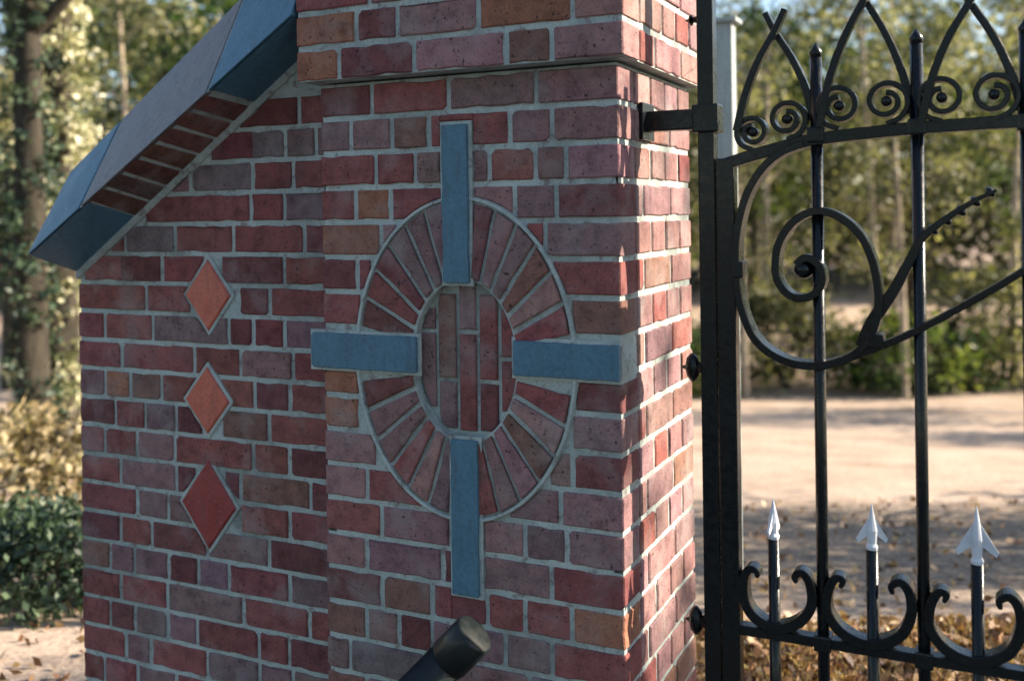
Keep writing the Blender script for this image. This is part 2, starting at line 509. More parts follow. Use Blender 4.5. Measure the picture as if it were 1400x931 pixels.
# side face (x = 0) bricks, built in the same way and turned to face +x
slist = []
_side = {}
def side_brick(y0, y1, z0, z1, x, col, joined=None):
    key = (round(y1-y0, 3), round(z1-z0, 3), rb.randrange(3))
    a, b = key[0]/2, key[1]/2
    V, Fc = prism(rough_edges([(-a, -b), (a, -b), (a, b), (-a, b)]), 0, .06, .003)
    V = [(-v[1], v[0], v[2]) for v in V]
    if joined is not None:
        joined.append(([(v[0]+x, v[1]+(y0+y1)/2, v[2]+(z0+z1)/2) for v in V], Fc)); return
    if key not in _side:
        _side[key] = pyd('brick', V, Fc); _side[key].materials.append(M_BRICK)
    o = link('brick', _side[key], None, pier)
    o.location = (x+rb.uniform(-.001, .0015)-pier.location[0], (y0+y1)/2-pier.location[1], (z0+z1)/2-pier.location[2])
    o.color = col
for k in range(-8, 22):
    corb = k <= -2
    y0f, xf = (-.048, PX1+.03) if corb else (0, PX1)
    e = [y0f+.098+H/2, .215, .32, .43, PD+.03*corb] if k % 2 else [y0f+.098+H/2, .16, .36, PD+.03*corb]
    for a, b in zip(e, e[1:]):
        col = pick([PINK]*5+[RED]*2+[MAUVE]*3+[BROWN])
        side_brick(a+H, b-(H if b < PD else 0), zk(k+1)+H, zk(k)-H, xf, col, low_front if k > 16 else None)
V, Fc = merge(low_front)
o = child('brick_courses', V, Fc, M_BRICK, pier); o.color = (.19, .08, .08, 1); tag(o, kind='stuff')
# oval ring of bricks on end, six to a quarter
for q in range(4):
    a0 = q*PI/2; n = 6
    lo = a0+(.17 if q in (0, 2) else .13); hi = a0+PI/2-(.13 if q in (0, 2) else .17)
    for i in range(n):
        t0 = lo+(hi-lo)*i/n+.017; t1 = lo+(hi-lo)*(i+1)/n-.017
        ts = [t0+(t1-t0)*j/3 for j in range(4)]
        s_ = rb.uniform(0, .004)
        out = [(RING.cx+(RING.a-s_)*math.cos(t), RING.cz+(RING.b-s_)*math.sin(t)) for t in ts]
        inn = [(INN.cx+(INN.a+.006)*math.cos(t), INN.cz+(INN.b+.006)*math.sin(t)) for t in reversed([t0+.02, t1-.02])]
        add_brick(out+inn, -.004, .05, pier, [MAUVE]*3+[PINK]*2+[RED, BROWN, DRED], plist)
# recessed panel of upright bricks inside the ring
pcols = [(-.495, -.444), (-.444, -.392), (-.392, -.342), (-.342, -.289), (-.289, -.236)]
pz = [[1.03, 1.275, 1.40], [1.03, 1.168, 1.41], [1.03, 1.275, 1.41], [1.03, 1.168, 1.41], [1.03, 1.22, 1.40]]
pc = [[MAUVE, MAUVE], [MAUVE, BROWN], [RED, MAUVE], [DRED, RED], [RED, RED]]
bed = Oval(INN.cx, INN.cz, INN.a-.004, INN.b-.004)
for (a, b), zs, cc in zip(pcols, pz, pc):
    for (z0, z1), c in zip(zip(zs, zs[1:]), cc):
        xa, xb, za, zb = a+.005, b-.005, z0+.005, z1-.005
        zz = [za+(zb-za)*i/10 for i in range(11)]
        L_, R_ = [], []
        for z in zz:
            h = bed.hx(z)
            if h <= 0: continue
            l, r = max(xa, bed.cx-h), min(xb, bed.cx+h)
            if r-l > .006: L_.append((l, z)); R_.append((r, z))
        if len(L_) < 2: continue
        q = rb.uniform(.9, 1.1)
        add_brick(R_+list(reversed(L_)), .024, .05, pier, PIER_PAL, plist, (c[0]*q, c[1]*q, c[2]*q, 1))
# mortar: core block with an oval recess
def ring_plate(x0, x1, z0, z1, y, ov, n=64):
    """front sheet of the core with an oval hole, and the hole's reveal"""
    V, Fc = [], []
    for i in range(n):
        t = 2*PI*i/n
        c_, s_ = math.cos(t), math.sin(t)
        k = min(((x1-ov.cx)/c_ if c_ > 1e-6 else (x0-ov.cx)/c_ if c_ < -1e-6 else 9e9), ((z1-ov.cz)/s_ if s_ > 1e-6 else (z0-ov.cz)/s_ if s_ < -1e-6 else 9e9))
        V.append((ov.cx+ov.a*c_, y, ov.cz+ov.b*s_)); V.append((ov.cx+k*c_, y, ov.cz+k*s_)); V.append((ov.cx+ov.a*c_, y+.026, ov.cz+ov.b*s_))
    for i in range(n):
        j = (i+1) % n
        Fc.append([3*i, 3*i+1, 3*j+1, 3*j]); Fc.append([3*i, 3*j, 3*j+2, 3*i+2])
    Fc.append([3*i+2 for i in range(n)])
    return V, Fc
MR = .0055
x0, x1 = PX0+.004, PX1-.004
zt, zb_ = zk(-1), 0
pc_ = [ring_plate(x0, x1, .80, 1.64, MR, INN)]
pc_.append(box(x0, x1, MR+.03, PD-.004, 0, zt))
pc_.append(box(x0, x1, MR, MR+.03, 0, .80)); pc_.append(box(x0, x1, MR, MR+.03, 1.64, zt))
pc_.append(([(x0, MR, .8), (x0, MR+.03, .8), (x0, MR+.03, 1.64), (x0, MR, 1.64), (x1, MR, .8), (x1, MR+.03, .8), (x1, MR+.03, 1.64), (x1, MR, 1.64)], [[0, 3, 2, 1], [4, 5, 6, 7]]))
pc_.append(box(PX0-.027, PX1+.026, -.043, PD+.026, zt+.005, zk(-8)))
V, Fc = merge(pc_)
child('mortar_core', V, Fc, M_MORTAR, pier)
# raised pointing round the ring
V, Fc = [], []
n = 72
for i in range(n):
    t = 2*PI*i/n
    for r, yy in ((.001, .006), (.0035, -.0045), (.0095, -.0045), (.012, .006)):
        V.append((RING.cx+(RING.a+r)*math.cos(t), yy, RING.cz+(RING.b+r)*math.sin(t)))
for i in range(n):
    j = (i+1) % n
    for q in range(3): Fc.append([4*i+q, 4*j+q, 4*j+q+1, 4*i+q+1])
child('ring_pointing', V, Fc, M_MORTAR, pier)
# the pier's flat cap, above the picture
bevbox('pier_cap', PX0-.09, PX1+.09, -.11, PD+.09, zk(-8), zk(-8)+.09, M_BLUE, pier, .012)
cross = thing('cross', 'blue painted cross of four stone arms set round the oval ring on the brick pier', 'cross', (-.37, 0, 1.22))
for a0, a1, b0, b1 in ARMS:
    V, Fc = prism(rough_edges([(a0, b0), (a1, b0), (a1, b1), (a0, b1)], .0007), -.013, .004, .0015); child('cross_arm', V, Fc, M_BLUE, cross)
    V, Fc = box(a0-.007, a1+.007 if a1 < -.1 else a1, -.003, .004, b0-.007, b1+.007)
    child('mortar_bed', V, Fc, M_MORTAR, cross)
cross.parent = None

# ------------------------------------------------------------------ wing wall
WY = .104
WX0, WX1 = -1.651, PX0-.001
def zwall(x): return 1.387+.690*(x+1.648)
wing = thing('wing_wall', 'lower brick wing wall with sloping top and three red diamond tiles, left of the pier', 'brick wall', (-1.2, .25, 0))
DIA = [Lozenge(-1.176, 1.333, .076, .094), Lozenge(-1.183, 1.057, .074, .088), Lozenge(-1.183, .784, .092, .116)]
DIAC = [Lozenge(d.cx, d.cz, d.a+.014, d.b+.018) for d in DIA]
wlist, low = [], []
def slope_clip(poly, off=.02):
    """keep the part of a polygon below the coping's mortar line"""
    out = []
    n = len(poly)
    f = lambda p: zwall(p[0])-off-p[1]
    for i in range(n):
        p, q = poly[i], poly[(i+1) % n]
        fp, fq = f(p), f(q)
        if fp >= 0: out.append(p)
        if fp*fq < 0:
            t = fp/(fp-fq); out.append((p[0]+(q[0]-p[0])*t, p[1]+(q[1]-p[1])*t))
    return out
for k in range(-1, 22):
    js = WJ.get(k)
    if js is None: js = [WX0+.1*(k % 2)+.2*i for i in range(1, 6)]
    e = fill(js, WX0, WX1)
    if e[-1]-e[-2] < .04: e.pop(-2)
    z0, z1 = zk(k+1)+H, zk(k)-H
    for i, (a, b) in enumerate(zip(e, e[1:])):
        xa, xb = a+(0 if i == 0 else H), b-(0 if i == len(e)-2 else H)
        dep = .098 if i == 0 else .05
        if k > 18: low.append(prism([(xa, z0), (xb, z0), (xb, z1), (xa, z1)], WY, WY+dep)); continue
        pieces = [(xa, xb)]
        for d in DIAC:                       # a straddling brick is two cut pieces
            if z0 < d.cz < z1:
                pieces = [q for (u, v) in pieces for q in ([(u, d.cx), (d.cx, v)] if u < d.cx-.02 and v > d.cx+.02 else [(u, v)])]
        col = hue(WHUE, k, xa, xb) or pick(WING_PAL)
        for u, v in pieces:
            for poly in cut(u, v, z0, z1, DIAC):
                poly = slope_clip(poly)
                if len(poly) < 3: continue
                ar = abs(sum(poly[i-1][0]*poly[i][1]-poly[i][0]*poly[i-1][1] for i in range(len(poly))))/2
                if ar < .0006: continue
                add_brick(poly, WY, dep, wing, WING_PAL, wlist, col)
V, Fc = merge(low)
o = child('brick_courses', V, Fc, M_BRICK, wing); o.color = (.17, .05, .05, 1); tag(o, kind='stuff')
# mortar core with sloping top
V = []
for y in (WY+MR, WY+.34):
    V += [(WX0+.004, y, 0), (WX1, y, 0), (WX1, y, zwall(WX1)), (WX0+.004, y, zwall(WX0))]
child('mortar_core', V, [[0, 1, 2, 3], [7, 6, 5, 4], [0, 4, 5, 1], [1, 5, 6, 2], [2, 6, 7, 3], [3, 7, 4, 0]], M_MORTAR, wing)
# mortar fillet under the coping
V = []
for x in (WX0, WX1):
    z = zwall(x)
    V += [(x, WY-.002, z-.018), (x, WY-.008, z-.012), (x, WY-.008, z+.004), (x, WY+.02, z+.004), (x, WY+.02, z-.018)]
child('mortar_fillet', V, [[0, 5, 6, 1], [1, 6, 7, 2], [2, 7, 8, 3], [3, 8, 9, 4], [0, 4, 9, 5], [0, 1, 2, 3, 4], [9, 8, 7, 6, 5]], M_MORTAR, wing)
for i, d in enumerate(DIA):
    m_ = [M_TILE2, M_TILE2, M_TILE][i]
    P = [(d.cx, d.cz-d.b), (d.cx+d.a, d.cz), (d.cx, d.cz+d.b), (d.cx-d.a, d.cz)]
    V, Fc = prism(P, WY-.006, WY+.02, .004)
    o = child('diamond_tile', V, Fc, m_, wing)
    if i == 2: o['label'] = 'largest deep red diamond tile'
    a, b = d.a+.011, d.b+.014
    V, Fc = prism([(d.cx, d.cz-b), (d.cx+a, d.cz), (d.cx, d.cz+b), (d.cx-a, d.cz)], WY-.0005, WY+.02, .002)
    child('tile_mortar', V, Fc, M_MORTAR, wing)

# ------------------------------------------------------------------ raking coping (plumb joints): blue end blocks, bricks on edge between
cop = thing('coping', 'raking coping of weathered slabs over a brick soffit along the sloping wall top', 'coping', (-1.2, .25, 1.7))
def section(x, part, s=0.):
    """cross-section of the coping at x, shrunk by s: the weathered top slab or the splayed soffit below it"""
    zw, zn, zt_ = zwall(x), 1.446+.63*(x+1.645), 1.676+.685*(x+1.646)
    if part == 'slab': return [(-.06+s, zn+.002+s*.3), (.085, zt_-s), (.39, zt_-s), (.53-s, zn+.002+s*.3)]
    return [(WY+.002, zw+s*.6), (-.056+s*1.2, zn-.002), (.526-s*1.2, zn-.002), (WY+.335, zw+s*.6)]
def cop_piece(name, xa, xb, m, part, s=0., col=None, bev=.004):
    A, B = section(xa, part, s), section(xb, part, s)
    n = len(A)
    L = cop.location
    bm = bmesh.new()
    vs = [bm.verts.new((xa-L[0], p[0]-L[1], p[1]-L[2])) for p in A]+[bm.verts.new((xb-L[0], p[0]-L[1], p[1]-L[2])) for p in B]
    for f in [[i, n+i, n+(i+1) % n, (i+1) % n] for i in range(n)]+[list(range(n)), list(range(2*n-1, n-1, -1))]:
        bm.faces.new([vs[i] for i in f])
    bmesh.ops.recalc_face_normals(bm, faces=bm.faces[:])
    bmesh.ops.bevel(bm, geom=bm.edges[:], offset=bev, segments=2, affect='EDGES', profile=.6)
    me = bpy.data.meshes.new(name); bm.to_mesh(me); bm.free()
    o = link(name, me, m, cop)
    if col: o.color = col
    return o
M_SLAB = stone_mat('weathered_mauve_stone', (.17, .16, .165), (.27, .25, .25), .6)
XE = PX0-.036
for a, b, m_ in ((-1.655, -1.461, M_BLUE), (-1.453, -1.029, M_SLAB), (-1.021, XE, M_BLUE)):
    cop_piece('coping_slab', a, b, m_, 'slab')
for a, b in ((-1.47, -1.445), (-1.038, -1.012)): cop_piece('slab_mortar', a, b, M_MORTAR, 'slab', .006, None, .001)
cop_piece('soffit_stone', -1.651, -1.432, M_BLUE, 'soffit')
cop_piece('soffit_stone', -1.012, XE, M_BLUE, 'soffit')
nb = 7
V, Fc = [], []
for i in range(nb*3+1):
    x = -1.431+.418*i/(nb*3)
    V += [(x, *p) for p in section(x, 'soffit', .008)]
    if i: Fc += [[4*(i-1)+q, 4*i+q, 4*i+(q+1) % 4, 4*(i-1)+(q+1) % 4] for q in range(4)]
child('mortar_core', V, Fc, M_MORTAR, cop)
for i in range(nb):
    a = -1.424+i*(.405/nb)
    cop_piece('soffit_brick', a, a+.405/nb-.011, M_BRICK, 'soffit', rb.uniform(-.002, .001), col=pick([(.16, .075, .06), (.2, .08, .07), (.13, .07, .06)]))

# ------------------------------------------------------------------ hinge post
GY = .17
post = thing('hinge_post', 'black iron hinge post clamped to the side of the brick pier', 'post', (.14, GY, 0))
bevbox('shaft', .122, .157, GY-.0175, GY+.0175, -.1, 2.32, M_IRON, post, .003)
V, Fc = lathe([(0, .012), (.01, .026), (.02, .014), (.03, .02), (.05, .028), (.07, .02), (.085, .004)], (.1395, GY, 2.32), (0, 0, 1))
child('finial', V, Fc, M_IRON, post, True)
bevbox('wall_bracket', -.012, .122, GY-.016, GY+.016, 1.708, 1.752, M_IRON, post, .004)
bevbox('bracket_collar', .112, .168, GY-.027, GY+.027, 1.70, 1.76, M_IRON, post, .004)
bevbox('wall_plate', .0015, .010, GY-.04, GY+.04, 1.69, 1.77, M_IRON, post, .002)
for z in (1.202, .663, 1.942):
    s_ = .6 if z > 1.9 else 1.
    pr = [(0, .002), (.010, .007), (.016, .019), (.022, .021), (.028, .010), (.036, .012), (.045, .016)]
    V, Fc = lathe([(a*s_, r*s_) for a, r in pr], (.122-.045*s_, GY, z), (1, 0, 0), 8)
    child('hinge_bolt', V, Fc, M_IRON, post)
    if s_ == 1.:
        V, Fc = lathe([(0, .004), (.012, .013), (.03, .017), (.05, .013), (.06, .004)], (.100, GY, z-.03), (0, 0, 1), 8)
        child('hinge_knuckle', V, Fc, M_IRON, post, True)

# ------------------------------------------------------------------ gate leaf
gate = thing('iron_gate', 'ornate black wrought iron gate leaf with scrolls and silver spear points', 'gate', (.6, GY, 0))
bevbox('stile', .1595, .1975, GY-.018, GY+.018, .06, 1.645, M_IRON, gate, .003)
GX = 1.16
bevbox('stile', GX, GX+.036, GY-.018, GY+.018, .06, 1.69, M_IRON, gate, .003)
rail = [(.175, 1.632), (.235, 1.649), (.288, 1.662), (.339, 1.673), (.41, 1.681), (.48, 1.686), (.554, 1.690), (.651, 1.693), (.738, 1.694), (.83, 1.694), (.95, 1.692), (1.06, 1.687), (GX+.01, 1.679)]
V, Fc = ribbon(rail, GY, .034, .024); child('top_rail', V, Fc, M_IRON, gate)
V, Fc = ribbon([(.197, .663), (.5, .663), (.8, .663), (GX+.01, .663)], GY, .03, .02, 3); child('lower_rail', V, Fc, M_IRON, gate)
V, Fc = ribbon([(.197, .12), (.6, .12), (GX+.01, .12)], GY, .03, .02, 3); child('bottom_rail', V, Fc, M_IRON, gate)
for x, zt in ((.363, 1.872), (.5525, 1.884), (.742, 1.887), (.932, 1.88)):
    V, Fc = merge([rod(x, GY, .12, zt-.03, .0118), lathe([(0, .0118), (.012, .013), (.03, .001)], (x, GY, zt-.03), (0, 0, 1), 10)])
    child('tall_bar', V, Fc, M_IRON, gate, True)
def fin(x, y, z, ang, s=1.):
    """one swept barb of a spear head, as a thin tapered blade"""
    ca, sa = math.cos(ang), math.sin(ang)
    P = [(.003, .066), (.012, .050), (.034, .014), (.030, .006), (.010, .022), (.004, .012)]
    V = []
    for t in (-.0022, .0022):
        for r, h in P:
            V.append((x+r*s*ca-t*sa, y+r*s*sa+t*ca, z+h*s))
    n = len(P)
    return V, [list(range(n)), list(range(2*n-1, n-1, -1))]+[[i, (i+1) % n, n+(i+1) % n, n+i] for i in range(n)]
for i, (x, zb, zt) in enumerate(((.266, .858, .940), (.4585, .861, .951), (.648, .858, .969), (.838, .860, .965), (1.03, .860, .965))):
    V, Fc = rod(x, GY, .12, zb, .0118); o = child('spear_bar', V, Fc, M_IRON, gate, True)
    h = zt-zb
    hd = [lathe([(0, .011), (.006, .012), (.012, .009), (h*.42, .011), (h*.62, .0075), (h, .0006)], (x, GY, zb), (0, 0, 1), 12)]
    rot = [1.35, .35, .1, .5, .2][i]
    for q in (0, 1):
        hd.append(fin(x, GY, zb+.008, rot+PI*q, h/.1))
    V, Fc = merge(hd)
    child('spear_head', V, Fc, M_SILVER, o)
scroll = [(.339, 1.668), (.295, 1.652), (.255, 1.618), (.222, 1.562), (.203, 1.486), (.200, 1.41), (.210, 1.333), (.240, 1.266), (.297, 1.228), (.362, 1.222), (.424, 1.242), (.461, 1.282), (.478, 1.341), (.473, 1.413), (.45, 1.478), (.408, 1.519), (.362, 1.532), (.318, 1.511), (.288, 1.466), (.281, 1.414), (.291, 1.380), (.316, 1.358), (.352, 1.362), (.372, 1.39), (.366, 1.424), (.340, 1.438), (.322, 1.424)]
V, Fc = ribbon(scroll, GY, .050, .0155); child('large_scroll', V, Fc, M_IRON, gate, False)
V, Fc = lathe([(0, .004), (.004, .012), (.014, .018), (.026, .020), (.038, .018), (.048, .012), (.052, .004)], (.334, GY-.026, 1.414), (0, 1, 0), 14); child('scroll_boss', V, Fc, M_IRON, gate, True)
V, Fc = ribbon([(.362, 1.216), (.447, 1.250), (.542, 1.295), (.647, 1.359), (.734, 1.416), (.819, 1.477), (.90, 1.54), (.98, 1.60), (1.06, 1.65), (GX, 1.67)], GY, .034, .013); child('sweeping_bar', V, Fc, M_IRON, gate)
V, Fc = ribbon([(.448, 1.262), (.466, 1.312), (.503, 1.37), (.537, 1.435), (.56, 1.478), (.61, 1.52), (.655, 1.549), (.69, 1.566)], GY, .032, .022, taper=lambda t: 1.35-1.05*t**.8); child('leaf_scroll', V, Fc, M_IRON, gate)
for i in range(5):                            # twisted tendril along the leaf scroll
    t = i/4
    x, z = .572+.100*t, 1.488+.070*t
    V, Fc = lathe([(0, .003), (.006, .011), (.011, .012), (.016, .003)], (x, GY-.004, z), (.8, 0, .6), 8)
    child('tendril_bead', V, Fc, M_IRON, gate, True)
for x in (.363, .5525, .742, .932):              # forged collars where the bars cross the rails
    for z in (rail[4][1]+.004 if x < .5 else 1.692, .663):
        bevbox('collar', x-.017, x+.017, GY-.021, GY+.021, z-.016, z+.016, M_IRON, gate, .004)
bevbox('collar', .455, .487, GY-.026, GY+.026, 1.262, 1.29, M_IRON, gate, .004)
bevbox('collar', .192, .216, GY-.026, GY+.026, 1.395, 1.43, M_IRON, gate, .004)
# C-scrolls standing on the lower rail, one to a bay
c2 = [(.402, .781), (.407, .796), (.392, .797), (.378, .769), (.376, .729), (.405, .690), (.457, .675), (.510, .700), (.533, .746), (.531, .788), (.515, .807), (.498, .798), (.500, .783)]
c1 = [(.235, .778), (.232, .790), (.218, .792), (.206, .77), (.207, .728), (.226, .695), (.270, .677), (.316, .697), (.342, .735), (.340, .778), (.325, .799), (.31, .791), (.313, .778)]
V, Fc = ribbon(c1, GY, .036, .012, 5, taper=lambda t: .55+1.2*math.sin(PI*t)**.6); child('base_scroll', V, Fc, M_IRON, gate)
for dx in (0, .19, .38, .57):
    V, Fc = ribbon([(p[0]+dx-.003, p[1]) for p in c2], GY, .036, .012, 5, taper=lambda t: .55+1.2*math.sin(PI*t)**.6); child('base_scroll', V, Fc, M_IRON, gate)
# crossed gothic arches above the top rail
def arch(x0, x1, z0, top):
    w = x1-x0
    L_ = [(x0, z0), (x0+.12*w, z0+.38*(top-z0)), (x0+.28*w, z0+.70*(top-z0)), (x0+.5*w, top), (x0+.64*w, top+.045)]
    return [L_, [(x0+x1-p[0], p[1]) for p in L_]]
for x0, x1, z0, tp in ((.205, .362, 1.70, 1.898), (.370, .549, 1.70, 1.948), (.560, .738, 1.70, 1.925), (.748, .928, 1.70, 1.935), (.938, 1.15, 1.70, 1.93)):
    for q, L_ in enumerate(arch(x0, x1, z0, tp)):
        V, Fc = ribbon(L_, GY+(.012 if q else -.012), .022, .0155, 6, taper=lambda t: 1.05-.3*t); child('arch_bar', V, Fc, M_IRON, gate)
# pairs of small curls on the top rail
def curl(cx, cz, r, flip):
    P = []
    for i in range(15):
        a = -PI*.5-(i/14)*PI*3.0
        rr = r*(1-.62*i/14)
        P.append((cx+flip*rr*math.cos(a), cz+(r-rr)*0+rr*math.sin(a)))
    return P
for (x, z, r, f) in ((.236, 1.688, .027, 1), (.306, 1.711, .031, -1), (.408, 1.732, .034, 1), (.497, 1.736, .033, -1), (.597, 1.737, .034, 1), (.688, 1.737, .034, -1), (.79, 1.738, .034, 1), (.88, 1.738, .034, -1), (.985, 1.735, .034, 1), (1.08, 1.73, .034, -1)):
    V, Fc = ribbon(curl(x, z+.009, r*1.34, f), GY, .036, .010, 3); child('rail_curl', V, Fc, M_IRON, gate)
    V, Fc = lathe([(0, .004), (.004, .010), (.034, .010), (.038, .004)], (x, GY-.019, z+.009), (0, 1, 0), 10); child('curl_eye', V, Fc, M_IRON, gate, True)

# ------------------------------------------------------------------ thick rail end in front of the pier
hr = thing('handrail', 'thick black rail end slanting up in front of the brick pier', 'handrail', (-.9, -.25, 0))
B = Vector((-.245, -.185, .713)); A = Vector((-.990, -.288, -.07)); ax = (B-A).normalized(); Ln = (B-A).length
V, Fc = lathe([(0, .041), (Ln*.5, .041), (Ln-.075, .041)], A, ax, 28); child('tube', V, Fc, M_RAIL, hr, True)
V, Fc = lathe([(Ln-.080, .0412), (Ln-.079, .0432), (Ln-.006, .0432), (Ln-.002, .041), (Ln, .037), (Ln+.001, .001)], A, ax, 28); child('end_cap', V, Fc, M_RAIL, hr, True)

# ------------------------------------------------------------------ ground
def gz(x, y):
    d = (x-EYE.x)*FWD.x+(y-EYE.y)*FWD.y
    l = (x-EYE.x)*RGT.x+(y-EYE.y)*RGT.y
    s = max(0, d-3.6)
    z = -.12*min(s, 14.)
    if s > 14: z += .05*min(s-14, 25)
    z += .03*math.sin(x*.7+y*.4)*min(1, s/5)
    return z
n = 150
g = np.linspace(-1, 1, n)
g = np.sign(g)*(np.abs(g)**2.6)*220
V = [(float(a), float(b), gz(float(a), float(b))) for b in g for a in g]
Fc = [[j*n+i, j*n+i+1, (j+1)*n+i+1, (j+1)*n+i] for j in range(n-1) for i in range(n-1)]
def ground_mat():
    m, t, b = mat('sandy_ground', rough=.95, spec=.1)
    p = geo_pos(t)
    n1 = noise(t, 1.3, 7, .65, p); n2 = noise(t, 30, 6, .7, p)
    r = ramp(t, n1.outputs[0], [(.3, (.36, .27, .20)), (.5, (.52, .40, .31)), (.7, (.60, .48, .38))])
    # distance from the gate along the drive
    dp = node(t, 'ShaderNodeVectorMath', operation='DOT_PRODUCT')
    dp.inputs[1].default_value = tuple(FWD)
    t.links.new(p, dp.inputs[0])
    off = EYE.dot(FWD)
    ad = node(t, 'ShaderNodeMath', operation='ADD'); t.links.new(dp.outputs['Value'], ad.inputs[0])
    wob = node(t, 'ShaderNodeMath', operation='MULTIPLY'); t.links.new(n1.outputs[0], wob.inputs[0]); wob.inputs[1].default_value = 1.2
    t.links.new(wob.outputs[0], ad.inputs[1])
    dv = node(t, 'ShaderNodeMath', operation='DIVIDE'); t.links.new(ad.outputs[0], dv.inputs[0]); dv.inputs[1].default_value = 20
    o0 = off
    f = lambda d: (d+o0+.6)/20
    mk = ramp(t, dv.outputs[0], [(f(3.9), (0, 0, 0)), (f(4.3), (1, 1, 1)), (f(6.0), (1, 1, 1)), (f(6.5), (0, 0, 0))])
    shade_tone = ramp(t, n2.outputs[0], [(.3, (.16, .125, .095)), (.5, (.25, .20, .155)), (.7, (.36, .30, .24))])
    c = mix(t, mk.outputs[0], r.outputs[0], shade_tone.outputs[0])  # duller strip puts the tree shade into the sand's colour
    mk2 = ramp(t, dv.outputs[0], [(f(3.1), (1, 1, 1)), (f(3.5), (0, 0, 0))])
    front_tone = ramp(t, n2.outputs[0], [(.3, (.07, .075, .08)), (.55, (.13, .135, .14)), (.75, (.22, .22, .22))])
    c = mix(t, mk2.outputs[0], c, front_tone.outputs[0])              # unseen ground before the wall, coloured dark as if shaded to cut warm bounce
    r2 = ramp(t, n2.outputs[0], [(.3, (.6, .6, .6)), (.6, (1.05, 1.05, 1.05))])
    c = mix(t, 1., c, r2.outputs[0], 'MULTIPLY')
    t.links.new(c, b.inputs['Base Color'])
    bump(t, b, n2.outputs[0], .6, .02)
    return m
gme = pyd('ground', V, Fc, True)
go = link('ground', gme, ground_mat()); tag(go, 'sandy ground with a strip of painted shade, falling away behind the gate', 'ground', kind='structure')

# ------------------------------------------------------------------ plants
def leaves(name, centres, size, rng, droop=0., tone=None):
    """one mesh of small folded leaf faces; centres (N,3)"""
    N = len(centres)
    c = np.asarray(centres)
    a = rng.normal(size=(N, 3)); a /= np.linalg.norm(a, axis=1)[:, None]
    b = rng.normal(size=(N, 3)); b -= (b*a).sum(1)[:, None]*a; b /= np.linalg.norm(b, axis=1)[:, None]
    s = size*rng.uniform(.6, 1.35, N)[:, None]
    nrm = np.cross(a, b)
    P = np.stack([c-a*s, c+b*s*.5+nrm*s*.12, c+a*s, c-b*s*.5+nrm*s*.12], 1).reshape(-1, 3)
    me = bpy.data.meshes.new(name)
    me.vertices.add(4*N); me.vertices.foreach_set('co', P.astype(np.float32).ravel())
    me.loops.add(4*N); me.loops.foreach_set('vertex_index', np.arange(4*N, dtype=np.int32))
    me.polygons.add(N); me.polygons.foreach_set('loop_start', np.arange(0, 4*N, 4, dtype=np.int32))
    me.polygons.foreach_set('loop_total', np.full(N, 4, dtype=np.int32))
    me.update(calc_edges=True)
    at = me.attributes.new('leaf_tone', 'FLOAT', 'FACE')
    tv = rng.uniform(0, 1, N)**1.3 if tone is None else np.clip(tone+rng.uniform(-.25, .25, N), 0, 1)
    at.data.foreach_set('value', tv.astype(np.float32))
    return me
def clumps(rng, n_cl, per, spread, fn):
    """fn(rng) -> clump centre; leaves gather in clumps, each clump with its own tone"""
    C_, T_ = [], []
    for _ in range(n_cl):
        p = np.array(fn(rng)); k = rng.integers(int(per*.5), int(per*1.5))
        C_.append(p+rng.normal(size=(k, 3))*spread*rng.uniform(.6, 1.3)*np.array([1, 1, .75]))
        T_.append(np.full(k, rng.uniform(0, 1)**1.2))
    return np.concatenate(C_), np.concatenate(T_)
def limb(path, r0, r1, seg=8):
    P = spline(path, 4); n_ = len(P); V, Fc = [], []
    for i, p in enumerate(P):
        d = (P[min(i+1, n_-1)]-P[max(i-1, 0)]).normalized()
        u = d.cross(Vector((.3, .9, .1))).normalized(); w = d.cross(u); r = r0+(r1-r0)*i/(n_-1)
        for j in range(seg):
            a = 2*PI*j/seg; k = 1+.12*math.sin(3*a+i*.7)
            V.append(p+(u*math.cos(a)+w*math.sin(a))*r*k)
    for i in range(n_-1):
        for j in range(seg):
            q = (j+1) % seg; Fc.append([i*seg+j, i*seg+q, (i+1)*seg+q, (i+1)*seg+j])
    return V, Fc
def place(lat, dep): 
    p = EYE+RGT*lat+FWD*dep
    return p.x, p.y
def tree_meshes(seed, h, r, spread, base, n_cl, per, lsize, cl_sp, lean=.05, nl=6):
    """meshes (trunk, crown) of one tree of height h"""
    rng = np.random.default_rng(seed); rr = random.Random(seed)
    lx, ly = rr.uniform(-lean, lean)*h, rr.uniform(-lean, lean)*h
    tp = [Vector((0, 0, -.5)), Vector((lx*.2, ly*.2, h*.25)), Vector((lx*.5, ly*.4, h*.5)), Vector((lx*.9, ly*.9, h*.8)), Vector((lx, ly, h*.97))]
    parts = [limb(tp, r, r*.2, 10)]
    tips = []
    for i in range(nl):
        t = base+(.93-base)*(i+rr.random()*.7)/nl
        p0 = Vector((lx*t, ly*t, h*t)); a = i*2.4+rr.uniform(-.5, .5); L = spread*(1.05-.5*abs(t-.55))*rr.uniform(.7, 1.1)
        p1 = p0+Vector((math.cos(a)*L*.5, math.sin(a)*L*.5, L*.18)); p2 = p0+Vector((math.cos(a)*L, math.sin(a)*L, L*rr.uniform(.2, .5)))
        parts.append(limb([p0, p1, p2], r*.36, r*.06, 6)); tips += [p1, p1.lerp(p2, .5), p2]
    tips.append(tp[-1])
    V, Fc = merge(parts)
    tm = pyd('trunk', V, Fc, True)
    def fn(g):
        q = tips[int(g.integers(len(tips)))]
        d = g.normal(size=3)*spread*.26
        return (q.x+d[0], q.y+d[1], q.z+d[2]*.8)
    C_, T_ = clumps(rng, n_cl, per, cl_sp, fn)
    return tm, leaves('crown', C_, lsize, rng, tone=T_)
